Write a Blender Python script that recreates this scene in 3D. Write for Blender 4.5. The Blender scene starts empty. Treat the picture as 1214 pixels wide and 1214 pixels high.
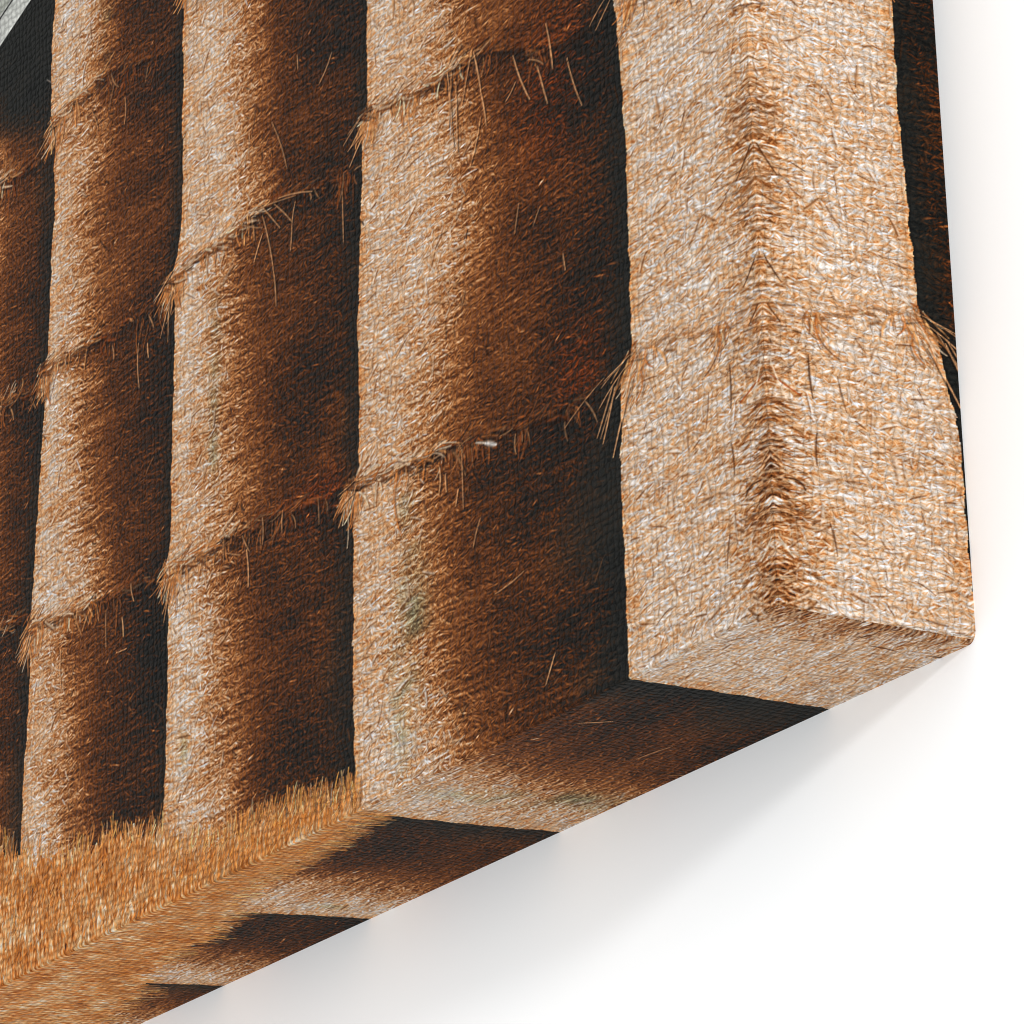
import bpy, math, json
import numpy as np
from mathutils import Matrix, Vector

SC = bpy.context.scene
COL = SC.collection
D = 0.038                                   # depth of the stretched canvas, metres; print units are multiples of it

# ------------------------------------------------------------------ camera
CAM_POS = (16.05789, -13.02828, -6.72815)          # in canvas depths, from the back lower right corner
CAM_ROWS = ((0.546105, 0.836998, -0.034682), (-0.300143, 0.156842, -0.940912), (-0.782102, 0.524247, 0.336872))
cd = bpy.data.cameras.new("camera")
cam = bpy.data.objects.new("camera", cd)
COL.objects.link(cam)
r = np.array(CAM_ROWS)
m = Matrix(((r[0][0], -r[1][0], -r[2][0], CAM_POS[0] * D),
            (r[0][1], -r[1][1], -r[2][1], CAM_POS[1] * D),
            (r[0][2], -r[1][2], -r[2][2], CAM_POS[2] * D),
            (0, 0, 0, 1)))
cam.matrix_world = m
cd.sensor_width = 36.0
cd.lens = 36.0 * 6267.0 / 1214.0
cd.clip_start = 0.01
cd.clip_end = 100.0
SC.camera = cam

# ------------------------------------------------------------------ light
w = bpy.data.worlds.new("World")
SC.world = w
w.use_nodes = True
bg = w.node_tree.nodes["Background"]
bg.inputs["Color"].default_value = (1.0, 1.0, 1.0, 1)
bg.inputs["Strength"].default_value = 1.15            # white photo studio all round

ld = bpy.data.lights.new("softbox", 'AREA')
ld.shape = 'DISK'
ld.size = 0.13
ld.energy = 11.5
ld.color = (1.0, 0.995, 0.985)
lamp = bpy.data.objects.new("softbox", ld)
COL.objects.link(lamp)
ldir = Vector((2.9, -1.0, 0.62)).normalized()          # from the right and a little above, grazing the wall
lamp.location = Vector((-0.02, 0.0, 0.0)) + ldir * 1.6
lamp.rotation_euler = (-ldir).to_track_quat('-Z', 'Y').to_euler()

SC.view_settings.view_transform = 'Standard'
SC.view_settings.look = 'None'
SC.view_settings.exposure = 0.0
SC.view_settings.gamma = 1.0
SC.view_settings.use_curve_mapping = False
SC.render.engine = 'CYCLES'
SC.cycles.filter_width = 1.05

# ------------------------------------------------------------------ helpers
def new_mat(name):
    mt = bpy.data.materials.new(name)
    mt.use_nodes = True
    nt = mt.node_tree
    return mt, nt, nt.nodes, nt.links, nt.nodes["Principled BSDF"]


def link_mesh(name, verts, quads, mat, parent=None, smooth=False):
    me = bpy.data.meshes.new(name)
    nv, nf = len(verts), len(quads)
    me.vertices.add(nv)
    me.vertices.foreach_set("co", np.asarray(verts, np.float32).ravel())
    me.loops.add(nf * 4)
    me.loops.foreach_set("vertex_index", np.asarray(quads, np.int32).ravel())
    me.polygons.add(nf)
    me.polygons.foreach_set("loop_start", np.arange(0, nf * 4, 4, dtype=np.int32))
    me.update(calc_edges=True)
    me.polygons.foreach_set("use_smooth", np.full(nf, smooth, dtype=bool))
    me.materials.append(mat)
    o = bpy.data.objects.new(name, me)
    COL.objects.link(o)
    if parent is not None:
        o.parent = parent
    return o


# ------------------------------------------------------------------ the wall
wm, nt, N, L, P = new_mat("white_wall_paint")
P.inputs["Base Color"].default_value = (0.915, 0.93, 0.936, 1)
P.inputs["Roughness"].default_value = 0.75
P.inputs["Specular IOR Level"].default_value = 0.2
tc = N.new("ShaderNodeTexCoord")
nz = N.new("ShaderNodeTexNoise")
nz.inputs["Scale"].default_value = 900.0
nz.inputs["Detail"].default_value = 3.0
bp = N.new("ShaderNodeBump")
bp.inputs["Strength"].default_value = 0.05
bp.inputs["Distance"].default_value = 0.0004
L.new(tc.outputs["Object"], nz.inputs["Vector"])
L.new(nz.outputs["Fac"], bp.inputs["Height"])
L.new(bp.outputs["Normal"], P.inputs["Normal"])
wall = link_mesh("wall", [(-4, 0, -4), (4, 0, -4), (4, 0, 4), (-4, 0, 4)], [(0, 1, 2, 3)], wm)
wall["kind"] = "structure"

# ------------------------------------------------------------------ the printed picture: stacked straw bales
# u runs along the canvas (0 at its right edge), v up from its lower edge, both in canvas depths
T = json.loads('''{"edge":{"A":[[-0.946,3.059],[-0.923,2.841],[-0.909,2.422],[-0.922,1.821],[-0.929,1.48],[-0.948,1.391],[-1.023,1.314],[-1.05,0.863],[-1.054,0.473],[-1.057,0.014]],"B":[[-2.95,3.888],[-2.967,3.329],[-3.021,3.286],[-3.023,3.082],[-3.05,2.829],[-3.108,2.244],[-3.11,1.888],[-3.131,1.611],[-3.186,1.534],[-3.184,1.411],[-3.224,0.566],[-3.235,0.026]],"C":[[-4.65,4.591],[-4.675,3.968],[-4.698,3.443],[-4.745,3.259],[-4.814,3.154],[-4.78,2.995],[-4.792,2.746],[-4.83,2.24],[-4.858,1.797],[-4.919,1.665],[-4.89,1.51],[-4.899,1.158],[-4.942,0.587],[-4.976,0.362]],"D":[[-5.979,5.141],[-6.016,4.906],[-6.033,4.582],[-6.021,4.439],[-5.986,4.349],[-6.009,3.9],[-6.054,3.528],[-6.08,3.194],[-6.144,3.119],[-6.113,2.979],[-6.167,2.599],[-6.23,2.151],[-6.264,1.877],[-6.318,1.777],[-6.283,1.699],[-6.298,1.449],[-6.363,1.003],[-6.398,0.618]]},"lit":{"B":[[-2.264,3.604],[-2.292,3.362],[-2.32,3.239],[-2.193,2.988],[-2.186,2.737],[-2.23,2.343],[-2.421,2.085],[-2.541,1.842],[-2.593,1.535],[-2.634,1.428],[-2.703,1.209],[-2.719,0.895],[-2.65,0.48],[-2.637,0.086]],"C":[[-4.045,4.341],[-4.068,3.677],[-4.016,3.347],[-4.101,3.194],[-4.33,3.111],[-4.37,2.862],[-4.394,2.608],[-4.413,2.008],[-4.374,1.739],[-4.475,1.558],[-4.42,1.287],[-4.448,0.918],[-4.466,0.343]],"D":[[-5.474,4.932],[-5.552,4.538],[-5.608,4.371],[-5.648,4.059],[-5.717,3.619],[-5.741,3.213],[-5.754,2.943],[-5.767,2.63],[-5.715,2.031],[-5.59,1.727],[-5.982,1.668],[-5.995,1.318],[-5.941,0.78]]},"mid":{"B":[[-2.021,3.503],[-2.07,3.272],[-2.078,3.142],[-1.953,2.894],[-1.934,2.64],[-1.992,2.255],[-2.092,1.969],[-2.163,1.712],[-2.283,1.433],[-2.324,1.327],[-2.303,1.083],[-2.355,0.784],[-2.243,0.362],[-2.056,0.116]],"C":[[-3.839,4.256],[-3.864,3.597],[-3.821,3.273],[-3.866,3.107],[-4.028,3.001],[-4.038,2.743],[-4.016,2.476],[-4.006,1.876],[-4.077,1.645],[-4.162,1.461],[-4.132,1.201],[-4.168,0.837],[-4.188,0.269]],"D":[[-5.333,4.874],[-5.376,4.467],[-5.38,4.282],[-5.42,3.972],[-5.498,3.539],[-5.523,3.136],[-5.528,2.866],[-5.542,2.555],[-5.526,1.972],[-5.421,1.675],[-5.765,1.603],[-5.71,1.237],[-5.684,0.711]]},"seam":{"B1":[[-3.028,3.302],[-2.967,3.329],[-2.717,3.286],[-2.499,3.255],[-2.285,3.241],[-2.071,3.248],[-1.798,3.154],[-1.531,3.054],[-1.133,3.014]],"B2":[[-3.267,1.544],[-3.134,1.55],[-2.845,1.505],[-2.596,1.476],[-2.386,1.467],[-2.18,1.431],[-1.645,1.339],[-1.318,1.314],[-1.026,1.361]],"C1":[[-4.881,3.143],[-4.631,3.177],[-4.328,3.177],[-4.021,3.195],[-3.785,3.181],[-3.515,3.123],[-3.062,3.058]],"C2":[[-4.927,1.676],[-4.755,1.658],[-4.513,1.634],[-4.376,1.655],[-4.156,1.636],[-3.846,1.605],[-3.431,1.543],[-3.184,1.566]],"D1":[[-6.058,4.453],[-5.857,4.493],[-5.677,4.493],[-5.543,4.511],[-5.411,4.505],[-4.978,4.392],[-4.69,4.354]],"D2":[[-6.18,3.122],[-5.964,3.131],[-5.787,3.115],[-5.524,3.091],[-5.265,3.068],[-4.801,3.025]],"D3":[[-6.345,1.776],[-6.113,1.774],[-5.894,1.739],[-5.72,1.731],[-5.463,1.697],[-5.252,1.668],[-4.92,1.639]],"A1":[[-0.98,1.391],[-0.803,1.39],[-0.497,1.344],[-0.259,1.29],[-0.013,1.241]],"E1":[[-6.977,4.42],[-6.597,4.339],[-6.41,4.311],[-6.042,4.256]],"E2":[[-6.977,3.126],[-6.602,3.08],[-6.418,3.055],[-6.145,3.032]],"E3":[[-6.977,1.895],[-6.607,1.872],[-6.426,1.854],[-6.237,1.842]]},"stub":[[-7.162,0.838],[-6.612,0.748],[-6.434,0.679],[-6.082,0.557],[-5.561,0.486],[-5.418,0.512],[-4.992,0.399],[-4.793,0.272],[-4.438,0.212],[-4.229,0.206],[-4.097,0.224],[-3.78,0.192],[-3.448,0.147],[-3.274,0.127],[-3.202,0.116]],"straw":[[[-2.077,3.279],[-2.175,3.043]],[[-2.217,3.177],[-2.223,2.833]],[[-2.064,3.261],[-2.014,3.042],[-1.982,2.868]],[[-2.024,2.93],[-2.123,2.725]],[[-1.745,3.116],[-1.625,2.855]],[[-1.556,2.991],[-1.488,2.781]],[[-1.476,3.163],[-1.438,2.931]],[[-1.324,2.934],[-1.223,2.668]],[[-1.633,3.05],[-1.509,2.98]],[[-0.978,3.072],[-1.096,2.975]],[[-1.022,3.09],[-1.14,3.013]],[[-2.284,3.249],[-2.292,2.977]],[[-1.733,2.984],[-1.82,2.92]],[[-2.249,3.24],[-2.25,2.852]],[[-3.042,3.312],[-3.189,3.236]],[[-3.031,3.234],[-3.153,3.192]],[[-3.032,3.205],[-3.142,3.106]],[[-3.011,3.33],[-3.149,3.276]],[[-3.935,3.159],[-3.845,2.847],[-3.828,2.656]],[[-3.824,3.178],[-3.666,3.028],[-3.687,2.885]],[[-3.631,3.119],[-3.668,2.968]],[[-3.957,3.228],[-3.775,3.038]],[[-4.165,3.205],[-3.938,3.099]],[[-3.939,3.068],[-4.022,2.951]],[[-4.78,3.196],[-4.984,3.081]],[[-4.808,3.081],[-4.93,2.879]],[[-4.833,3.072],[-4.856,2.835]],[[-4.021,3.217],[-3.63,3.149]],[[-3.784,3.194],[-3.477,3.113]],[[-6.035,4.434],[-6.206,4.334]],[[-6.021,4.443],[-5.995,4.333]],[[-6.021,4.462],[-6.113,4.426]],[[-3.207,3.007],[-3.211,2.757]],[[-3.585,3.862],[-3.58,3.786]],[[-3.272,3.749],[-3.393,3.632]],[[-3.831,3.607],[-3.701,3.315]],[[-5.608,4.371],[-5.539,4.227]],[[-5.257,4.303],[-5.268,4.154]],[[-5.148,2.928],[-5.145,2.69]],[[-5.412,3.007],[-5.397,2.929]],[[-5.056,2.896],[-5.049,2.818]],[[-6.144,3.124],[-6.254,3.045]],[[-6.126,3.094],[-6.145,3.009]],[[-5.501,1.643],[-5.505,1.452]],[[-5.342,1.556],[-5.332,1.453]],[[-5.251,1.702],[-5.22,1.601]],[[-5.401,1.391],[-5.3,1.383]],[[-6.309,1.788],[-6.436,1.691]],[[-6.292,1.76],[-6.391,1.61]],[[-6.274,1.746],[-6.337,1.657]],[[-5.966,1.574],[-5.968,1.377]],[[-4.18,1.614],[-4.113,1.513]],[[-4.144,1.531],[-4.135,1.344]],[[-4.352,1.668],[-4.356,1.538]],[[-3.991,1.643],[-3.996,1.514]],[[-4.331,1.573],[-4.199,1.523]],[[-3.807,1.622],[-3.819,1.513]],[[-3.489,1.582],[-3.487,1.45]],[[-4.887,1.612],[-4.98,1.516]],[[-4.88,1.58],[-4.934,1.407]],[[-4.902,1.669],[-4.994,1.632]],[[-2.271,1.401],[-2.273,1.136]],[[-2.459,1.403],[-2.467,1.266]],[[-2.406,1.346],[-2.404,1.262]],[[-2.308,1.242],[-2.333,1.171]],[[-0.953,1.408],[-1.169,1.333]],[[-0.981,1.368],[-1.194,1.245]],[[-1.08,1.322],[-1.216,1.122]],[[-1.069,1.302],[-1.174,1.082]],[[-0.964,1.267],[-1.104,0.997]],[[-1.147,1.371],[-1.453,1.248]],[[-1.293,1.313],[-1.211,1.193]],[[-1.005,1.392],[-1.148,1.356]],[[-1.028,1.342],[-1.191,1.11]],[[-1.812,0.707],[-2.042,0.673]],[[-1.598,0.272],[-1.678,0.152]],[[-2.137,1.053],[-2.202,0.937]],[[-1.743,2.406],[-1.785,2.272]],[[-1.579,2.324],[-1.638,2.254]],[[-1.418,2.045],[-1.404,1.961]],[[-3.18,1.504],[-3.285,1.476]],[[-3.17,1.562],[-3.319,1.536]],[[-3.156,1.537],[-3.228,1.429]]],"leaf":[[-2.153,1.41],[-2.079,1.384],[-1.993,1.349]],"green":[[-5.424,4.732,0.06,0.16],[-4.393,2.651,0.05,0.22],[-4.416,2.42,0.05,0.18],[-4.433,2.144,0.05,0.15],[-2.699,0.889,0.12,0.3],[-2.724,0.679,0.1,0.25],[-2.741,1.302,0.06,0.1],[-2.803,0.524,0.1,0.2],[-2.829,0.296,0.08,0.2],[-4.757,0.712,0.04,0.1]],"rust":[[-1.326,1.483,0.2,0.22],[-1.408,2.883,0.3,0.35],[-3.467,1.575,0.3,0.12],[-4.013,3.434,0.3,0.4]],"pole":[[-6.593,5.125],[-6.235,5.257],[-6.593,5.287],[-6.478,5.358]],"blk":[[-6.595,4.662],[-6.037,4.636]]}''')
INK_GAIN = 1 / 1.27
U0, U1, V1 = -9.6, 0.0, 7.0
DU, DV = 0.0051, 0.0037
PX = 1.25
nu, nv = int(round((U1 - U0) / DU)) + 1, int(round(V1 / DV)) + 1
us = np.linspace(U0, U1, nu)
vs = np.linspace(0.0, V1, nv)
UU, VV = np.meshgrid(us, vs)
rng = np.random.default_rng(11)
FY = np.fft.fftfreq(nv)[:, None]
FX = np.fft.rfftfreq(nu)[None, :]


def gauss_noise(sx, sy, ang=0.0, seed_noise=None, power=1.0):
    """white noise smoothed by a gaussian of sx along / sy across the direction ang, unit spread"""
    n = rng.standard_normal((nv, nu)) if seed_noise is None else seed_noise
    c, s = math.cos(ang), math.sin(ang)
    a = FX * c + FY * s
    b = -FX * s + FY * c
    k = np.exp(-2 * math.pi ** 2 * PX ** 2 * ((a * sx) ** 2 + (b * sy) ** 2))
    o = np.fft.irfft2(np.fft.rfft2(n) * k, s=(nv, nu))
    return (o - o.mean()) / o.std()


def blur(a, sg):
    k = np.exp(-2 * math.pi ** 2 * (PX * sg) ** 2 * (FX ** 2 + FY ** 2))
    return np.fft.irfft2(np.fft.rfft2(a) * k, s=(nv, nu))


def sstep(a, b, x):
    t = np.clip((x - a) / (b - a), 0, 1)
    return t * t * (3 - 2 * t)


def curve(pts, lo=None):
    """u as a function of v through traced points"""
    p = sorted(((q[1], q[0]) for q in pts))
    return np.interp(vs, [q[0] for q in p], [q[1] for q in p])


def curve_v(pts):
    p = sorted((q[0], q[1]) for q in pts)
    return np.interp(us, [q[0] for q in p], [q[1] for q in p])


def hash_k(k):
    return 17 * (ord(k[0]) - 60) + 41 * int(k[1])


# further bales above and left of what is traced
def extend(tab, period, du):
    q = sorted(tab, key=lambda p: p[1])
    top = q[-1]
    out = list(q)
    for k in range(1, 5):
        out.append([top[0] + du * k, top[1] + period * k])
    return out


EDGE = {k: curve(extend(v, 0.7, 0.012)) for k, v in T['edge'].items()}
LIT = {k: curve(v) for k, v in T['lit'].items()}
MID = {k: curve(v) for k, v in T['mid'].items()}
EDGE['E'] = EDGE['D'] - 1.18
LIT['E'] = EDGE['E'] + 0.42 + 0.05 * np.sin(vs * 3)
MID['E'] = LIT['E'] + 0.2
EDGE['F'] = EDGE['E'] - 1.05
LIT['F'] = EDGE['F'] + 0.36
MID['F'] = LIT['F'] + 0.18

# fine raggedness of the outlines
jit = np.interp(vs, np.arange(0, V1 + .1, .012), rng.normal(0, 1, len(np.arange(0, V1 + .1, .012))))
jit2 = np.interp(vs, np.arange(0, V1 + .1, .06), rng.normal(0, 1, len(np.arange(0, V1 + .1, .06))))
order = ['F', 'E', 'D', 'C', 'B', 'A']
idx = np.full((nv, nu), -1)
for i, k in enumerate(order):
    e = EDGE[k] + 0.002 * np.roll(jit, 37 * i) + 0.0045 * np.roll(jit2, 53 * i)
    EDGE[k] = e
    idx = np.where(UU >= e[:, None], i, idx)

lump = gauss_noise(22, 14)
lump2 = gauss_noise(60, 40)
lump3 = gauss_noise(9, 6)

# how far each spot of the picture lies in the bales' sunlit flank (1) or their dark flank (0)
tone = np.full((nv, nu), 0.05)
litm = np.zeros((nv, nu))
rim = np.zeros((nv, nu))
gapm = np.zeros((nv, nu))
for i, k in enumerate(order):
    sel = idx == i
    e = EDGE[k][:, None]
    x = UU - e
    if k == 'A':
        l_ = sstep(-0.42, 0.02, UU + 0.05 * lump) * sstep(0.0, 0.35, VV + .1)
        t = 0.825 - 0.05 * sstep(0.16, 0.0, x) - 0.02 * lump2
        g = np.zeros_like(t)
        li = np.ones_like(t)
    else:
        nx = EDGE[order[i + 1]][:, None]
        l = LIT[k][:, None]
        mm = MID[k][:, None]
        wob = 0.035 * lump + 0.03 * lump3
        li = 1 - sstep(0.0, 1.0, (UU + wob - (l - 0.36)) / (mm - l + 0.52))
        d = np.clip((nx - UU) / np.maximum(nx - mm, 0.05), 0, 1)     # 1 at the terminator, 0 at the next stack
        dk = 0.125 + 0.16 * d ** 1.15 + 0.045 * lump2 + 0.03 * lump
        blk = {'B': 0.10 + 0.08 * sstep(1.5, .9, VV), 'C': 0.07 + .07 * sstep(1.3, .4, VV), 'D': 0.065}.get(k, 0.12) * (1 + 0.4 * lump2 + .25 * lump)
        g = 1 - sstep(0.0, 2.3, d / np.maximum(blk, .04))
        g = g * (0.72 if k != 'B' else 0.95)
        dk = dk * (1 - 0.60 * g)
        t = dk + (0.80 - 0.02 * lump2 - dk) * li ** 0.9
        t = t - 0.05 * sstep(0.07, 0.0, x)
    tone = np.where(sel, t, tone)
    litm = np.where(sel, li, litm)
    gapm = np.where(sel, g, gapm)
    rim = np.where(sel, np.exp(-np.clip(x, 0, 9) / 0.035), rim)

# the open dark gap beside the leftmost bale at the top of the picture
selE = idx == order.index('E')
gp = sstep(4.35, 4.75, VV + 0.05 * lump + 0.25 * (UU + 6.3)) * selE * sstep(-7.2, -6.7, UU)
tone = tone * (1 - gp) + 0.035 * gp
gapm = np.maximum(gapm, gp)
litm = litm * (1 - gp)

# seams between the bales of a stack: a lip of straw and the dark line below it
SEAMS = dict((k, sorted(v)) for k, v in T['seam'].items())
SEAMS['A2'] = [[-0.92, 3.02], [-0.5, 2.98], [-0.013, 2.93]]
SEAMS['A3'] = [[-0.9, 4.7], [-0.013, 4.6]]
SEAMS['B3'] = [[-2.9, 5.0], [-2.2, 4.95], [-0.95, 4.8]]
SEAMS['C3'] = [[-4.66, 4.72], [-3.9, 4.7], [-2.95, 4.6]]
SEAMS['D4'] = [[-6.0, 5.85], [-5.4, 5.85], [-4.65, 5.75]]
SEAMS['C4'] = [[-4.66, 6.3], [-3.9, 6.28], [-2.95, 6.2]]
SEAMS['F1'] = [[-8.2, 1.9], [-7.2, 1.85]]
SEAMS['F2'] = [[-8.2, 3.2], [-7.2, 3.1]]
SEAMS['F3'] = [[-8.2, 4.5], [-7.2, 4.4]]
seamwave = np.interp(us, np.arange(U0, .1, .05), rng.normal(0, 1, len(np.arange(U0, .1, .05))))
seamwave2 = np.interp(us, np.arange(U0, .1, .017), rng.normal(0, 1, len(np.arange(U0, .1, .017))))
lipm = np.zeros((nv, nu))
for k, pts in SEAMS.items():
    sv = curve_v(pts) + 0.010 * np.roll(seamwave, hash_k(k)) + 0.006 * np.roll(seamwave2, 3 * hash_k(k))
    sel = (idx == order.index(k[0])) & (UU > pts[0][0] - .06) & (UU < pts[-1][0] + .25)
    dv = VV - sv[None, :]
    weak = 0.35 if k[0] == 'A' else (0.45 if k in ('B2',) else 1.0)
    lit_here = litm * sel
    fade = np.clip(1 - (UU - pts[0][0]) / max(pts[-1][0] - pts[0][0], .1), 0, 1)
    lip = np.exp(-((dv - 0.018) / 0.022) ** 2) * sel * (0.25 + 0.75 * fade)
    under = np.where(dv < 0, np.exp(-np.abs(dv) / (0.045 + 0.05 * np.clip(lump3, -1, 2) * .5 + .02)), np.exp(-(dv / 0.006) ** 2)) * sel
    lipm = np.maximum(lipm, lip * (1 if k[0] != 'A' else .3))
    tone = tone - .055 * (1 - litm) * (1 - gapm) * sel * np.where(dv < 0, np.exp(dv / .22), 0)
    tone = tone + weak * lip * np.where(litm > .6, 0.04, 0.16)
    tone = tone - weak * under * (0.10 * litm + (1 - litm) * 0.14 * np.clip(tone / .3, 0, 1.3) + .30 * litm * (1 - litm))

# straw: many short fibres, each lit on its upper side
fib = None
for q in range(11):
    ang = math.radians(-78 + 15.6 * q)
    al = 2.1 if abs(ang) > 1.0 else (3.0 if abs(ang) < .5 else 2.6)
    n = rng.standard_normal((nv, nu))
    g1 = gauss_noise(al, 0.80, ang, n) + 0.10 * (abs(ang + .12) < .45) - 0.10 * (abs(ang) > 1.1)
    fib = g1 if fib is None else np.maximum(fib, g1)
fib = (fib - fib.mean()) / fib.std()
fib2 = None
for q in range(7):
    ang = math.radians(-60 + 20 * q)
    g1 = gauss_noise(5.5, 1.5, ang) + 0.12 * (abs(ang) < .4)
    fib2 = g1 if fib2 is None else np.maximum(fib2, g1)
fib2 = (fib2 - fib2.mean()) / fib2.std()
streak = gauss_noise(26, 1.3, math.radians(-4))
isA = (idx == order.index('A')).astype(float)
f = (0.86 - .06 * isA) * fib + (0.32 + .08 * isA) * fib2
emb = f - np.roll(f, -1, 0) * 0.35 - np.roll(np.roll(f, 1, 1), 1, 0) * 0.35 - np.roll(f, 2, 0) * 0.3
emb = emb / emb.std()
f = f - 0.8 * blur(f, 7)
tex = 0.62 * f / f.std() + 0.62 * emb
tex = tex / tex.std()
tex = np.sign(tex) * np.abs(tex) ** 0.92
big = blur(fib2, 3)
big = big / big.std()
amp = (0.090 + .008 * isA) * litm + 0.072 * (1 - litm) * (1 - 0.55 * gapm)
amp = amp * np.where(gapm * (1 - litm) > .9, .6, 1)
edgeband = 4 * litm * (1 - litm)
tone = tone + amp * tex * (1 + .45 * edgeband) + (0.01 + .03 * edgeband) * streak * (1 - gapm) + 0.025 * big * litm + 0.02 * gauss_noise(12, 6) * litm + 0.012 * lump3
rows = np.sin(2 * math.pi * (VV + .010 * gauss_noise(16, 4) + .05 * lump2) / .040 + 1.2 * gauss_noise(9, 5))
tone = tone + (0.035 * litm + .042 * (1 - litm) * (1 - .5 * gapm) + .05 * edgeband) * rows * (.7 + .3 * np.clip(lump + .6, 0, 1.5))
# where the sunlit stack turns at the canvas edge its straw is combed level and full of hollows
clump = .72 + .16 * lump + .18 * np.sin(VV * 4.6 - 1.4) + .18 * np.sin(VV * 12.5 + .6) * (VV < 2.6) + .5 * sstep(1.0, .7, VV)
cm = (np.exp(-(UU / .14) ** 2) + .42 * np.exp(-(UU / .34) ** 2) * sstep(1.05, .6, VV)) * np.clip(clump, 0, 1.25) * (idx == order.index('A'))
comb = gauss_noise(5.5, .85, math.radians(14)) + .8 * gauss_noise(4.0, .85, math.radians(34)) + .5 * gauss_noise(6.0, .9, math.radians(-4))
comb = comb / comb.std()
tone = tone + cm * (-.12 - .05 * sstep(.5, .25, VV) * sstep(.02, .15, VV) + .105 * comb)
tone = tone - isA * (.075 * np.exp(-(UU / .24) ** 2) * sstep(1.0, .45, VV) + .01 * np.exp(-(UU / .2) ** 2))
# rustier, mottled brown in the dark flanks
glint = np.clip(gauss_noise(3.0, 0.8, math.radians(35)) - 2.1, 0, 3) + np.clip(gauss_noise(4.0, 0.8, math.radians(-20)) - 2.2, 0, 3)
tone = tone + 0.22 * glint * (1 - litm) * (1 - gapm) + 0.1 * glint * litm

# stubble along the foot of the stacks
sb = curve_v(T['stub'])
stubm = (VV < (sb[None, :] - 0.035 + 0.03 * np.roll(seamwave2, 11)[None, :])) & (UU < -3.19)
st = gauss_noise(1.0, 3.6, 0.0) * .7 + gauss_noise(0.85, 2.6, math.radians(10)) * .7 + gauss_noise(.85, 2.8, math.radians(-11)) * .6
st = st - 0.4 * np.roll(st, 1, 1)
st = st / st.std()
stone = 0.70 + 0.155 * st + 0.05 * lump + 0.07 * lump3 + 0.04 * sstep(.1, .0, np.abs(VV - sb[None, :] + .02))

# tone to ink colour (sRGB values of the print)
KN = [0.0, 0.06, 0.14, 0.24, 0.36, 0.48, 0.60, 0.70, 0.80, 0.90, 1.0, 1.12]
KC = np.array([(20, 21, 20), (32, 31, 28), (52, 32, 18), (88, 47, 21), (120, 67, 31), (154, 93, 48), (193, 127, 73), (213, 159, 109),
               (224, 180, 138), (230, 204, 178), (236, 225, 216), (246, 240, 235)], float) / 255


def ink(t, kc=KC):
    return np.stack([np.interp(t, KN, kc[:, c]) for c in range(3)], -1)


KS = np.array([(44, 22, 8), (70, 34, 10), (102, 52, 14), (138, 72, 22), (168, 92, 30), (194, 112, 44), (214, 134, 66), (227, 157, 94),
               (234, 178, 118), (238, 192, 138), (240, 210, 170), (244, 226, 200)], float) / 255
rgb = ink(tone)
# the rim of each stack is more orange, the gaps between stacks a greenish black
warm = np.clip((rim * .7 + .38 * rim ** .25 * np.clip(.6 + .5 * lump, 0, 1.2)) * litm, 0, 1)[..., None]
rgb = rgb * (1 - warm) + rgb * np.array([1.0, 0.90, 0.76]) * warm
gg = (gapm * (1 - litm))[..., None]
lum = rgb.mean(-1, keepdims=True)
rgb = rgb * (1 - .5 * gg) + .5 * gg * (lum * np.array([0.90, 0.98, 0.93]) + 0.028 * np.array([.95, 1.05, 1.0]))
for gu, gv, su, sv_ in T['green']:
    a = np.exp(-((UU - gu) / su) ** 2 - ((VV - gv) / sv_) ** 2) * np.clip(.55 + .35 * lump3, 0, 1)
    a = a[..., None]
    rgb = rgb * (1 - .5 * a) + .5 * a * (rgb.mean(-1, keepdims=True) * np.array([0.98, 1.0, 0.78]) * .92)
for gu, gv, su, sv_ in T['rust'][:3]:
    a = np.exp(-((UU - gu) / su) ** 2 - ((VV - gv) / sv_) ** 2)[..., None] * (1 - litm[..., None]) * (1 - .6 * gapm[..., None])
    rgb = rgb * (1 + a * np.array([0.24, 0.04, -0.12]))
# bluish whites and orange shadows scattered in the sunlit straw
hue = gauss_noise(3, 2)[..., None] * litm[..., None]
rgb = rgb * (1 + np.array([-0.012, 0.004, 0.03]) * hue)
# weathered grey-white straws among the golden ones
sat = np.clip(.07 + .24 * gauss_noise(2.6, .9, math.radians(5)) + .08 * gauss_noise(10, 8), 0, .75) * litm * sstep(.5, .8, tone)
lm_ = rgb.mean(-1, keepdims=True)
rgb = rgb * (1 - sat[..., None]) + sat[..., None] * (lm_ * np.array([1.07, 1.03, 1.0]) + .03)
# pale rail crossing the top left corner
(pa, pb, pc, pd) = [np.array(q) for q in T['pole']]


def side(a, b):
    return (UU - a[0]) * (b[1] - a[1]) - (VV - a[1]) * (b[0] - a[0])


pw = pb - pa
pn = np.linalg.norm(pw)
d1 = -side(pa, pb) / pn
rail = sstep(-.006, .006, d1) * sstep(.170, .158, d1 + .012 * (UU + 6.5)) * (UU < EDGE['D'][:, None])
beyond = (d1 > .160) * (UU < EDGE['D'][:, None]) * (VV > 3.0)
rgb = np.where(beyond[..., None], np.array([.70, .71, .67]) + 0.03 * lump3[..., None], rgb)
rgb = rgb * (1 - rail[..., None]) + rail[..., None] * (np.array([.80, .805, .78]) + 0.02 * lump3[..., None] + 0.015 * tex[..., None] + .05 * np.exp(-(d1 / .02) ** 2)[..., None])
slit = np.exp(-((d1 - .150) / .007) ** 2)[..., None] * rail[..., None]
rgb = rgb * (1 - .85 * slit)
rgb = np.where(stubm[..., None], ink(stone, KS), rgb)


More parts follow.
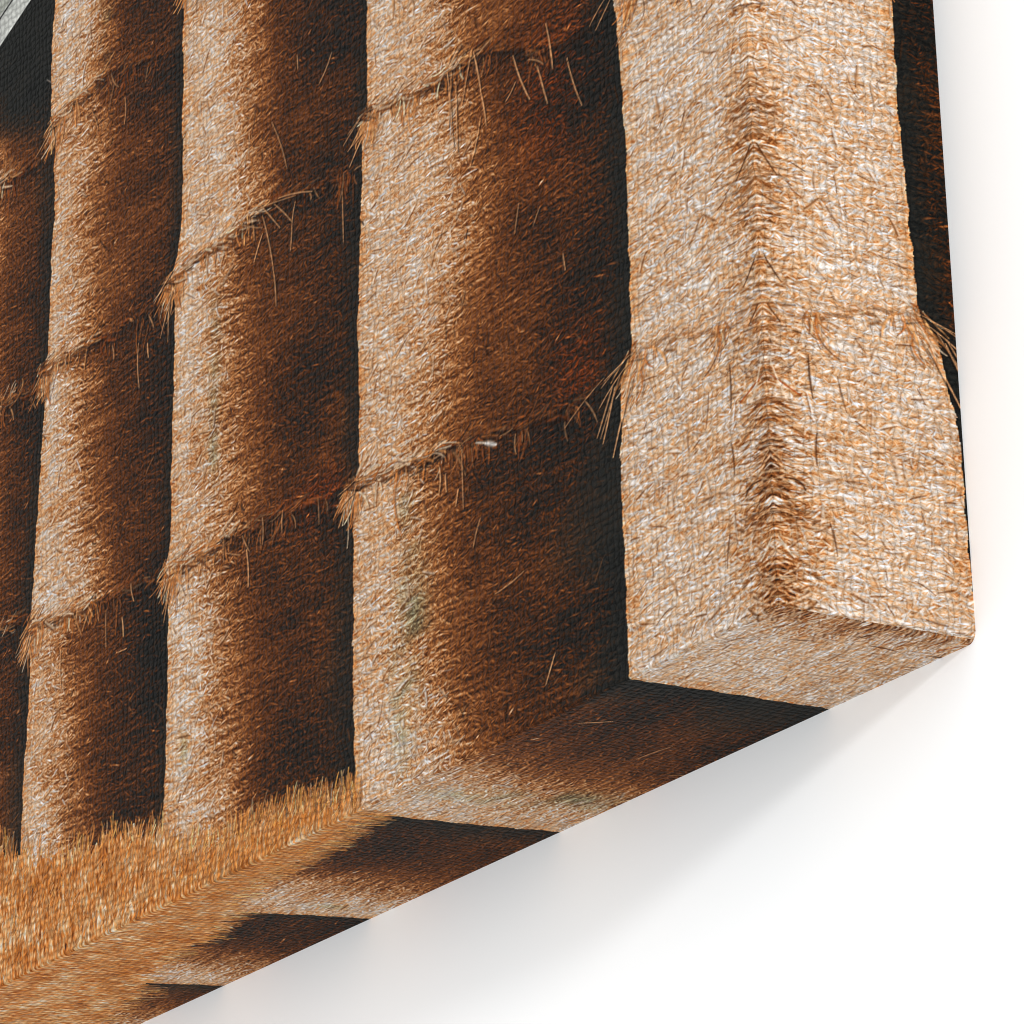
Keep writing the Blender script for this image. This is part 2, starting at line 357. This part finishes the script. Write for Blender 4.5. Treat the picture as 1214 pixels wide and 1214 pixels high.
# ---- single straws drawn over it
def draw(strokes):
    """strokes: x0 y0 x1 y1 bend width r g b alpha, in (u, v); drawn as soft tapering lines into rgb"""
    global rgb
    S = np.asarray(strokes, float)
    if len(S) == 0:
        return
    x0, y0 = (S[:, 0] - U0) / DU, S[:, 1] / DV
    x1, y1 = (S[:, 2] - U0) / DU, S[:, 3] / DV
    ln = np.hypot(x1 - x0, y1 - y0)
    K = np.maximum((ln / 0.6).astype(int) + 2, 3)
    si = np.repeat(np.arange(len(S)), K)
    first = np.repeat(np.cumsum(K) - K, K)
    t = (np.arange(K.sum()) - first) / np.repeat(K - 1, K)
    nxp, nyp = -(y1 - y0), (x1 - x0)
    b = S[:, 4][si] * 4 * t * (1 - t)
    px = x0[si] + (x1 - x0)[si] * t + nxp[si] * b
    py = y0[si] + (y1 - y0)[si] * t + nyp[si] * b
    wd = PX * S[:, 5][si] * (1.0 - 0.45 * np.abs(2 * t - 1) ** 2)
    al = S[:, 9][si]
    pri = rng.uniform(.55, 1.0, len(S))
    ix, iy = np.floor(px).astype(int), np.floor(py).astype(int)
    rad = int(math.ceil(1.7 * PX * S[:, 5].max()))
    fls, als, ids = [], [], []
    for oy in range(-rad, rad + 2):
        for ox in range(-rad, rad + 2):
            gx, gy = ix + ox, iy + oy
            dd = (gx - px) ** 2 + (gy - py) ** 2
            a = np.exp(-dd / (wd * wd)) * al
            ok = (gx >= 0) & (gx < nu) & (gy >= 0) & (gy < nv) & (a > .04)
            fls.append((gy[ok] * nu + gx[ok]))
            als.append(a[ok].astype(np.float32))
            ids.append(si[ok])
    fl, a, s_ = np.concatenate(fls), np.concatenate(als), np.concatenate(ids)
    o = np.lexsort((a * pri[s_], fl))                  # the straw that lies on top wins the spot
    fl, a, s_ = fl[o], a[o], s_[o]
    last = np.append(fl[1:] != fl[:-1], True)
    fl, a, s_ = fl[last], a[last][:, None], s_[last]
    flat = rgb.reshape(-1, 3)
    flat[fl] = flat[fl] * (1 - a) + S[s_, 6:9] * a
    rgb = flat.reshape(nv, nu, 3)


def at(arr, u, v):
    i = np.clip(((np.asarray(v)) / DV).astype(int), 0, nv - 1)
    j = np.clip(((np.asarray(u) - U0) / DU).astype(int), 0, nu - 1)
    return arr[i, j]


# loose straws all over the bales: pale ones with a dark edge in the sun, rusty ones in the dark
n = 8000
su, sv2 = rng.uniform(U0, 0, n), rng.uniform(0, V1, n)
li = at(litm, su, sv2)
ga = at(gapm * (1 - litm), su, sv2)
keep = (ga < .5) & ((li > .5) | (rng.random(n) < .55)) & ~at(stubm, su, sv2) & ~at(beyond | (rail > .1), su, sv2)
su, sv2, li = su[keep], sv2[keep], li[keep]
n = len(su)
ang = rng.normal(-0.1, 0.8, n)
ln = rng.gamma(2.6, 0.015, n) + .018
ddx, ddy = np.cos(ang) * ln, np.sin(ang) * ln
bend = rng.normal(0, .035, n)
pale = rng.random(n)[:, None]
cl = np.where(li[:, None] > .5, np.array([.80, .70, .60]) * (1 - pale) + np.array([.95, .93, .92]) * pale,
              np.array([.34, .19, .09]) * (1 - pale) + np.array([.62, .40, .24]) * pale ** 3)
mixd = np.where((li > .25) & (li < .5), 1, 0)[:, None]
cl = cl * (1 - mixd) + mixd * (np.array([.55, .36, .2]) + .3 * pale ** 2)
wid = rng.uniform(.65, 1.15, n)
al = np.where(li > .5, rng.uniform(.25, .85, n), rng.uniform(.25, .75, n))
dark = np.where(li[:, None] > .5, np.array([.50, .28, .12]), np.array([.07, .045, .03])) * np.ones((n, 3))
sh = np.column_stack([su + .009, sv2 - .008, su + ddx + .009, sv2 + ddy - .008, bend, wid * .9, dark, al * .62])
draw(sh)
draw(np.column_stack([su, sv2, su + ddx, sv2 + ddy, bend, wid, cl, al]))
# broader, longer straws lying every way on the sunlit flanks
n = 3800
su, sv2 = rng.uniform(U0, 0, n), rng.uniform(0, V1, n)
li = at(litm, su, sv2)
keep = (li > rng.uniform(.3, .8, n)) & ~at(stubm, su, sv2)
su, sv2, li = su[keep], sv2[keep], li[keep]
n = len(su)
ang = np.where(rng.random(n) < .5, rng.normal(0.05, .35, n), rng.uniform(-1.5, 1.5, n))
ln = rng.uniform(.035, .12, n)
ddx, ddy = np.cos(ang) * ln, np.sin(ang) * ln
bend = rng.normal(0, .035, n)
p = rng.random((n, 1))
cl = (np.array([.80, .58, .38]) * (1 - p) + np.array([.95, .90, .85]) * p) * (.72 + .28 * np.clip(li[:, None] * 1.1, 0, 1))
wid = rng.uniform(.7, 1.5, n)
draw(np.column_stack([su + .008, sv2 - .011, su + ddx + .008, sv2 + ddy - .011, bend, wid, np.tile([.45, .25, .11], (n, 1)) * li[:, None] ** .5, rng.uniform(.3, .75, n)]))
draw(np.column_stack([su, sv2, su + ddx, sv2 + ddy, bend, wid, cl, rng.uniform(.45, .95, n)]))
# broken straws lying every way in the dark flanks
n = 2600
su, sv2 = rng.uniform(U0, 0, n), rng.uniform(0, V1, n)
li = at(litm, su, sv2)
keep = (li < .5) & ~at(stubm | beyond | (rail > .1), su, sv2) & (at(gapm, su, sv2) < rng.uniform(.1, .9, n))
su, sv2, li = su[keep], sv2[keep], li[keep]
n = len(su)
ang = rng.uniform(-1.5, 1.5, n)
ln = rng.uniform(.015, .065, n)
p = rng.random((n, 1))
cl = (np.array([.36, .19, .08]) * (1 - p) + np.array([.60, .36, .19]) * p) * (.75 + .9 * li[:, None])
bend, wid = rng.normal(0, .1, n), rng.uniform(.7, 1.4, n)
draw(np.column_stack([su + .007, sv2 - .012, su + np.cos(ang) * ln + .007, sv2 + np.sin(ang) * ln - .012, bend, wid, np.tile([.09, .055, .035], (n, 1)), rng.uniform(.3, .8, n)]))
draw(np.column_stack([su, sv2, su + np.cos(ang) * ln, sv2 + np.sin(ang) * ln, bend, wid, np.clip(cl, 0, .9), rng.uniform(.2, .65, n)]))
# small black pits between straws in the sun
n = 3600
pu, pv = rng.uniform(U0, 0, n), rng.uniform(0, V1, n)
pl = at(litm, pu, pv)
k = (pl > .4) & ~at(stubm, pu, pv) & (at(lump3, pu, pv) + at(lump, pu, pv) * .8 < rng.normal(0, .9, n))
pu, pv = pu[k], pv[k]
n = len(pu)
ang = rng.normal(-.3, .8, n)
ln = rng.uniform(.012, .05, n)
draw(np.column_stack([pu, pv, pu + np.cos(ang) * ln, pv + np.sin(ang) * ln, rng.normal(0, .03, n), rng.uniform(.7, 1.3, n),
                      np.tile([.50, .28, .12], (n, 1)), rng.uniform(.2, .6, n)]))
# darker, combed hollows where the sunlit stack turns at the canvas edge
n = 1000
pu, pv = -np.abs(rng.normal(0, .12, n)) - .002, rng.uniform(0, 3.8, n)
clump = at(lump, pu * 0 - .05, pv) + .9 * np.sin(pv * 4.6 - 1.2) * (pv > .1) + .5 * np.sin(pv * 13.0) + .55 * (pv < .95)
k = clump > rng.normal(-.1, .8, n)
pu, pv = pu[k], pv[k]
n = len(pu)
ang = rng.normal(-.12, .30, n)
ln = rng.uniform(.02, .12, n)
dk_ = np.where(rng.random((n, 1)) < .35, np.array([[.36, .20, .09]]), np.array([[.52, .30, .14]]))
draw(np.column_stack([pu, pv, np.minimum(pu + np.cos(ang) * ln, .05), pv + np.sin(ang) * ln, rng.normal(0, .05, n), rng.uniform(.7, 1.5, n),
                      dk_, rng.uniform(.25, .75, n)]))
k = rng.random(n) < .45
pu, pv, ang, ln, n = pu[k], pv[k], ang[k], ln[k] * 1.1, k.sum()
draw(np.column_stack([pu, pv + .014, pu + np.cos(ang) * ln, pv + .014 + np.sin(ang) * ln, rng.normal(0, .05, n), rng.uniform(.6, 1.1, n),
                      np.array([[.84, .66, .48]]) + np.array([[.12, .25, .38]]) * rng.random((n, 1)) ** 2, rng.uniform(.3, .85, n)]))
# a few upright cracks beside the edge
draw([[-.245, 1.12, -.25, .93, .02, 1.1, .28, .15, .07, .8], [-.26, .78, -.25, .64, .03, 1.2, .30, .16, .07, .75], [-.30, .40, -.33, .26, -.03, 1.0, .34, .18, .08, .7],
      [-.03, 1.06, -.11, .90, .02, .9, .93, .82, .70, .9], [-.02, 1.0, -.19, .93, .0, 1.0, .66, .27, .08, .7], [-.40, 1.05, -.43, .90, .02, .9, .38, .2, .09, .6],
      [-.02, .30, -.10, .22, .02, 1.0, .92, .84, .74, .9], [-.18, .52, -.10, .56, .2, 1.3, .25, .13, .06, .8], [-.03, 1.31, -.10, 1.24, .02, 1.0, .30, .16, .07, .8],
      [-.03, 1.52, -.12, 1.42, .02, 1.0, .30, .16, .07, .8], [-.02, 2.02, -.13, 1.9, .02, 1.1, .32, .17, .07, .8]])

# seams: a ragged lip of straw overhanging a dark gap, with clustered fringes hanging from it
gapq, lipd, lipq, frd, fr = [], [], [], [], []


def straw_col(lt, k=1.0):
    """orange to pale gold, duller in the shade"""
    q = rng.random()
    c0 = np.array([.72, .40, .16]) * (1 - q) + np.array([.92, .66, .42]) * q
    if rng.random() < .16:
        c0 = np.array([.95, .82, .68])
    return c0 * rng.uniform(.75, 1.05) * (k if lt > .25 else k * np.array([.72, .60, .48]))


for k, pts in SEAMS.items():
    cv = curve_v(pts)
    u0, span = pts[0][0], pts[-1][0] - pts[0][0]
    big_ = k[0] != 'A'
    for _ in range(int((46 if big_ else 10) * span)):
        u = u0 + rng.beta(1.2, 1.7) * span
        sv = np.interp(u, us, cv)
        lt = at(litm, u, sv)
        if lt > .9 and rng.random() < .3:
            continue
        v = sv - abs(rng.normal(.022, .016))
        l = rng.uniform(.03, .11)
        gapq.append([u, v, u + l, v + rng.normal(-.003, .012), rng.normal(0, .05), rng.uniform(.9, 2.4),
                     *(np.array([.15, .085, .045]) * rng.uniform(.6, 1.4) * (3.0 if not big_ else (1.7 if lt > .8 else 1))), rng.uniform(.5, .9) * (1 if big_ else .5)])
    for _ in range(int((56 if big_ else 50) * span)):
        u = u0 - .03 + rng.beta(1.0, 1.9) * span
        sv = np.interp(u, us, cv)
        lt = at(litm, max(u, u0 + .02), sv)
        v = sv + rng.normal(.014, .017)
        l = rng.uniform(.035, .14)
        a = rng.normal(-.03, .25)
        wd_ = rng.uniform(.75, 1.8)
        c0 = np.clip(straw_col(lt) * 1.08, 0, .97)
        if lt > .3 and big_ and rng.random() < .45:
            c0 = np.array([.93, .80, .66]) * rng.uniform(.85, 1.02)
        if lt < .25 and rng.random() < .5:
            c0 = c0 * .7
        lipq.append([u, v, u + math.cos(a) * l, v + math.sin(a) * l, rng.normal(0, .06), wd_, *c0, rng.uniform(.45, .95) * (1 if big_ else .55)])
        lipd.append([u + .004, v - .016, u + math.cos(a) * l, v - .016 + math.sin(a) * l, 0, wd_ * .9,
                     *((.42, .22, .09) if lt > .6 else (.14, .075, .04)), rng.uniform(.4, .85) * (1 if big_ else .5)])
    ncl = int((8 if big_ else 3) * span) + 1
    for _ in range(ncl):
        uc = u0 + rng.beta(1.0, 1.7) * span
        lean = rng.normal(-97, 10)
        for _ in range(rng.integers(3, 10)):
            u = uc + rng.normal(0, .035)
            sv = np.interp(u, us, cv) + rng.normal(.002, .010)
            lt = at(litm, max(u, u0 + .02), sv)
            l = rng.gamma(3.0, .022) + .02
            a = math.radians(lean + rng.normal(0, 22))
            bd = rng.normal(0, .10)
            wd_ = rng.uniform(.65, 1.35)
            fr.append([u, sv, u + math.cos(a) * l, sv + math.sin(a) * l, bd, wd_, *np.clip(straw_col(lt) * 1.1, 0, .96), rng.uniform(.65, .97) * (1 if lt > .2 else .85)])
            frd.append([u + .013, sv - .01, u + .013 + math.cos(a) * l, sv - .01 + math.sin(a) * l, bd, wd_,
                        *((.42, .22, .09) if lt > .6 else (.12, .065, .035)), rng.uniform(.35, .75)])
    # the tuft that sticks out past the bale's left end
    for _ in range(60 if k[0] in 'BCD' else (36 if k == 'A1' else 14)):
        s = rng.random()
        v = pts[0][1] + rng.normal(-.005, .028)
        u = u0 + .015 + abs(rng.normal(0.0, .07))
        a = math.radians(rng.normal(-118, 22))
        l = rng.uniform(.04, .17) * (1.0 if rng.random() < .8 else 1.35)
        bd = rng.normal(.06, .08)
        wd_ = rng.uniform(.7, 1.3)
        fr.append([u, v, u + math.cos(a) * l, v + math.sin(a) * l, bd, wd_, *np.clip(straw_col(1.0, 1.10), 0, .96), rng.uniform(.75, .98)])
        frd.append([u + .014, v - .012, u + .014 + math.cos(a) * l, v - .012 + math.sin(a) * l, bd, wd_, .30, .15, .06, rng.uniform(.2, .5)])
draw(frd)
draw(fr[::2])
draw(gapq)
draw(fr[1::2])
draw(lipd)
draw(lipq)
# bright clumps of straw at the far left and along the stubble
for cu_, cv_ in ((-6.56, 4.36), (-6.58, 1.87), (-6.55, 3.10)):
    q = []
    for _ in range(26):
        u, v = cu_ + rng.normal(0, .07), cv_ + rng.normal(0, .025)
        a, l = rng.normal(.25, .5), rng.uniform(.03, .12)
        q.append([u, v, u + math.cos(a) * l, v + math.sin(a) * l, rng.normal(0, .08), rng.uniform(.7, 1.2), *straw_col(1.0, .95), rng.uniform(.5, .9)])
    draw(q)

# the long single straws one can pick out
hs = []
for q in T['straw']:
    q = [tuple(c) for c in q]
    c0 = np.array([.96, .70, .48]) * rng.uniform(.72, 1.05)
    if len(q) == 2:
        b = rng.normal(0, .03)
        hs.append([*q[0], *q[1], b, rng.uniform(.6, .95), *c0, rng.uniform(.75, .95)])
    else:
        for a_, b_ in zip(q[:-1], q[1:]):
            hs.append([*a_, *b_, 0.02, .85, *c0, .95])
draw([[s[0] + .012, s[1] - .006, s[2] + .012, s[3] - .006, s[4], 1.0, .1, .06, .035, .5] for s in hs])
draw(hs)
lf = T['leaf']
draw([[*lf[0], *lf[1], .02, 1.4, .82, .74, .66, .95], [*lf[1], *lf[2], .0, 2.5, .90, .87, .84, .95]])

# stubble blades breaking the line against the bales
n = 4200
bu = rng.uniform(U0, -3.2, n)
bs = np.interp(bu, us, sb)
bv = bs * rng.uniform(0, 1.0, n) ** .8 - .02
top = bs - bv < .10
bl = np.where(top, np.minimum(.03 + rng.gamma(2.0, .024, n), .125), rng.uniform(.025, .075, n))
lean = rng.normal(0.02, .022, n)
p = rng.random(n)[:, None]
bc = np.where(top[:, None], np.array([[.95, .60, .30]]), np.array([[.88, .53, .23]])) * (.66 + .5 * rng.random((n, 1))) + p ** 5 * np.array([.12, .26, .36])
draw(np.column_stack([bu + .010, bv, bu + lean + .010, bv + bl * .8, np.zeros(n), np.full(n, 1.0), np.tile([.40, .20, .05], (n, 1)), rng.uniform(.15, .5, n)]))
draw(np.column_stack([bu, bv, bu + lean, bv + bl, rng.normal(0, .05, n), rng.uniform(.7, 1.35, n), np.clip(bc, 0, .95), rng.uniform(.55, .97, n)]))

# a touch of sharpening, as in the printed photograph
for c in range(3):
    rgb[..., c] += 0.45 * (rgb[..., c] - blur(rgb[..., c], 1.1))
rgb = np.clip(rgb, 0.02, 0.99)
lin = np.where(rgb <= 0.04045, rgb / 12.92, ((rgb + 0.055) / 1.055) ** 2.4) * INK_GAIN


def sample(u, v):
    """bilinear look-up of the print"""
    x = np.clip((u - U0) / DU, 0, nu - 1.001)
    y = np.clip(v / DV, 0, nv - 1.001)
    i, j = y.astype(int), x.astype(int)
    fy, fx = (y - i)[..., None], (x - j)[..., None]
    return (lin[i, j] * (1 - fx) + lin[i, j + 1] * fx) * (1 - fy) + (lin[i + 1, j] * (1 - fx) + lin[i + 1, j + 1] * fx) * fy


# ------------------------------------------------------------------ canvas material
def canvas_material():
    mt, nt, N, L, P = new_mat("printed_canvas")
    at_ = N.new("ShaderNodeAttribute")
    at_.attribute_name = "print"
    uv = N.new("ShaderNodeAttribute")
    uv.attribute_name = "thread"

    def math_(op, a, b=None, c=None):
        q = N.new("ShaderNodeMath")
        q.operation = op
        for i, s in enumerate((a, b, c)):
            if s is None:
                continue
            if isinstance(s, (int, float)):
                q.inputs[i].default_value = s
            else:
                L.new(s, q.inputs[i])
        return q.outputs[0]

    # threads wander a little
    nz = N.new("ShaderNodeTexNoise")
    nz.inputs["Scale"].default_value = 9.0
    nz.inputs["Detail"].default_value = 2.0
    L.new(uv.outputs["Vector"], nz.inputs["Vector"])
    sc = N.new("ShaderNodeVectorMath")
    sc.operation = 'MULTIPLY_ADD'
    L.new(nz.outputs["Color"], sc.inputs[0])
    sc.inputs[1].default_value = (0.10, 0.065, 0.0)
    L.new(uv.outputs["Vector"], sc.inputs[2])
    sp = N.new("ShaderNodeSeparateXYZ")
    L.new(sc.outputs[0], sp.inputs[0])
    PITCH = 0.043
    x = math_('MULTIPLY', sp.outputs[0], 1 / PITCH)
    y = math_('MULTIPLY', sp.outputs[1], 1 / (PITCH * .9))

    def sign(q):                                       # +1 / -1 from thread to thread
        return math_('COSINE', math_('MULTIPLY', math_('FLOOR', q), math.pi))

    def round_(q):
        return math_('POWER', math_('ABSOLUTE', math_('SINE', math_('MULTIPLY', q, math.pi))), 0.6)

    def wave(q, s):                                    # the thread rises over one crossing and dips under the next
        return math_('MULTIPLY_ADD', math_('MULTIPLY', math_('SINE', math_('MULTIPLY', q, math.pi)), s), 0.42, 0.58)

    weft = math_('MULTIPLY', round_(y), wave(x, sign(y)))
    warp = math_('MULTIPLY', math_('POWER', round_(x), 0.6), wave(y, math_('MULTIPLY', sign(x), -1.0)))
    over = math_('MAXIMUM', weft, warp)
    fz = N.new("ShaderNodeTexNoise")
    fz.inputs["Scale"].default_value = 70.0
    fz.inputs["Detail"].default_value = 3.0
    L.new(uv.outputs["Vector"], fz.inputs["Vector"])
    h = math_('MULTIPLY_ADD', fz.outputs["Fac"], 0.45, over)
    bp = N.new("ShaderNodeBump")
    bp.inputs["Strength"].default_value = 0.75
    bp.inputs["Distance"].default_value = 0.028 * D
    L.new(h, bp.inputs["Height"])
    L.new(bp.outputs["Normal"], P.inputs["Normal"])
    # weave shading painted into the colour: grooves darkened, thread crowns lightened
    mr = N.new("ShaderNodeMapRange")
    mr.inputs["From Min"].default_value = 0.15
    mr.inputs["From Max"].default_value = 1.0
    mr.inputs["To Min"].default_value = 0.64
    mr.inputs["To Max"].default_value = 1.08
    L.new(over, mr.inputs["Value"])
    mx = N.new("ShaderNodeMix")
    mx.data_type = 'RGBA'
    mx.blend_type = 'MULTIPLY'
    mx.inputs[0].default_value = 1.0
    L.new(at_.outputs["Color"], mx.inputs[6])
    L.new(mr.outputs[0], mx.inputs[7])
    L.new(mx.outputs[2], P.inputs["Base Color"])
    P.inputs["Roughness"].default_value = 0.62
    P.inputs["Specular IOR Level"].default_value = 0.04
    return mt


CM = canvas_material()

# ------------------------------------------------------------------ the stretched canvas
root = bpy.data.objects.new("canvas_print", None)
COL.objects.link(root)
root["label"] = "stretched canvas print of sunlit stacked straw bales, hung on the white wall"
root["category"] = "canvas print"


def rounded(x, y, z):
    """box corner (x<=0, y from -1 at the face to 0 at the wall, z>=0) with softly folded edges, in metres"""
    rr = 0.012 + 0.040 * sstep(0.35, 0.95, y + 1)
    rx = np.minimum(x, -rr)
    ry = np.maximum(y, -1 + 0.012)
    rz = np.maximum(z, rr)
    d = np.stack([(x - rx) / rr, (y - ry) / 0.012, (z - rz) / rr], -1)
    ln = np.linalg.norm(d, axis=-1)
    mx_ = np.abs(d).max(-1)
    s = np.where(ln > 1e-9, 1 / np.maximum(ln, 1e-9), 0)
    s = np.where(mx_ >= 0.999, s, np.where(ln > 1, s, 1.0))
    # points within the rounding zone lie on the sharp faces (max component 1): pull them on to the arc
    d = d * s[..., None]
    return np.stack([rx + d[..., 0] * rr, ry + d[..., 1] * 0.012, rz + d[..., 2] * rr], -1) * D


def sheet(name, pos, col, thr, keepq, flip=False):
    """grid arrays (h, w, k) to one mesh with print and thread attributes"""
    h, w_ = pos.shape[:2]
    ids = np.arange(h * w_).reshape(h, w_)
    q = np.stack([ids[:-1, :-1], ids[:-1, 1:], ids[1:, 1:], ids[1:, :-1]], -1)
    q = q[keepq] if keepq is not None else q.reshape(-1, 4)
    if flip:
        q = q[:, ::-1]
    used = np.zeros(h * w_, bool)
    used[q.ravel()] = True
    remap = np.cumsum(used) - 1
    return pos.reshape(-1, 3)[used], remap[q], col.reshape(-1, 3)[used], thr.reshape(-1, 2)[used]


def build(name, pieces):
    vo, qo, co, to, off = [], [], [], [], 0
    for v, q, c, t in pieces:
        vo.append(v)
        qo.append(q + off)
        co.append(c)
        to.append(t)
        off += len(v)
    v, q, c, t = np.concatenate(vo), np.concatenate(qo), np.concatenate(co), np.concatenate(to)
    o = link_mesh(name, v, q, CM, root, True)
    a = o.data.attributes.new("print", 'FLOAT_COLOR', 'POINT')
    a.data.foreach_set("color", np.column_stack([c, np.ones(len(c))]).astype(np.float32).ravel())
    a = o.data.attributes.new("thread", 'FLOAT_VECTOR', 'POINT')
    a.data.foreach_set("vector", np.column_stack([t, np.zeros(len(t))]).astype(np.float32).ravel())
    return o


# front: fine grid over the part the picture shows, four times coarser beyond it
nuc, nvc = (nu - 1) // 4 * 4, (nv - 1) // 4 * 4
ou = nu - 1 - nuc
gu, gvv = us[ou:], vs[:nvc + 1]
GU, GV = np.meshgrid(gu, gvv)
cu, cvv = gu[::4], gvv[::4]
CU, CV = np.meshgrid(cu, cvv)
seen = (CV[:-1, :-1] < 3.05 + 0.46 * np.abs(CU[:-1, :-1])) & (CU[:-1, :-1] > -7.2)
fine = np.repeat(np.repeat(seen, 4, 0), 4, 1)
fx = np.full_like(GU, -1.0)
front = sheet("f", rounded(GU, fx, GV), sample(GU, GV), np.stack([GU, GV], -1), fine)
cx = np.full_like(CU, -1.0)
coarse = sheet("c", rounded(CU, cx, CV), sample(CU, CV), np.stack([CU, CV], -1), ~seen)
# left and top returns of the wrap
tl = []
for (a, b) in (((cu[0], 0.0), (cu[0], cvv[-1])), ((cu[0], cvv[-1]), (0.0, cvv[-1]))):
    s = np.linspace(0, 1, 40)
    X = np.repeat((a[0] + (b[0] - a[0]) * s)[:, None], 8, 1)
    Z = np.repeat((a[1] + (b[1] - a[1]) * s)[:, None], 8, 1)
    Yy = np.repeat(np.linspace(-1, 0, 8)[None], 40, 0)
    tl.append(sheet("w", np.stack([X, Yy, Z], -1) * D, sample(X + (Yy + 1) * (a[0] == b[0]), Z - (Yy + 1) * (a[1] == b[1])), np.stack([X + Yy, Z - Yy], -1), None))
build("front_face", [front, coarse] + tl)

# right return: the picture mirrored round the edge
sp_ = np.linspace(0, 1, 250)
rv = vs[vs <= 4.4]
SS, RV = np.meshgrid(sp_, rv)
comp = np.interp(RV, [0.0, 0.25, 0.9, 1.4, 2.9], [0.965, 0.945, 0.935, 0.87, 0.835])
cr = sample(-SS / comp, RV)
right = sheet("r", rounded(np.zeros_like(SS), SS - 1, RV), cr, np.stack([SS, RV], -1), None)
rv2 = np.append(vs[vs > 4.4][::4], cvv[-1])
rv2 = np.concatenate([[rv[-1]], rv2])
S2, R2 = np.meshgrid(sp_[::6], rv2)
right2 = sheet("r2", rounded(np.zeros_like(S2), S2 - 1, R2), sample(-S2 / .835, R2), np.stack([S2, R2], -1), None)
build("side_wrap", [right, right2])

# lower return: mirrored downwards, the picture slightly skewed as the cloth was pulled
sp_ = np.linspace(0, 1, 260)
bu_ = gu[gu > -7.4]
BU, BS = np.meshgrid(bu_, sp_)
bottom = sheet("b", rounded(BU, BS - 1, np.zeros_like(BU)), sample(BU - BS * 0.04 * np.abs(BU), BS), np.stack([BU, BS], -1), None, True)
b2 = np.append(gu[gu <= -7.4][::4], bu_[0])
B2, S2 = np.meshgrid(b2, sp_[::6])
bottom2 = sheet("b2", rounded(B2, S2 - 1, np.zeros_like(B2)), sample(B2 - S2 * 0.04 * np.abs(B2), S2), np.stack([B2, S2], -1), None, True)
build("bottom_wrap", [bottom, bottom2])
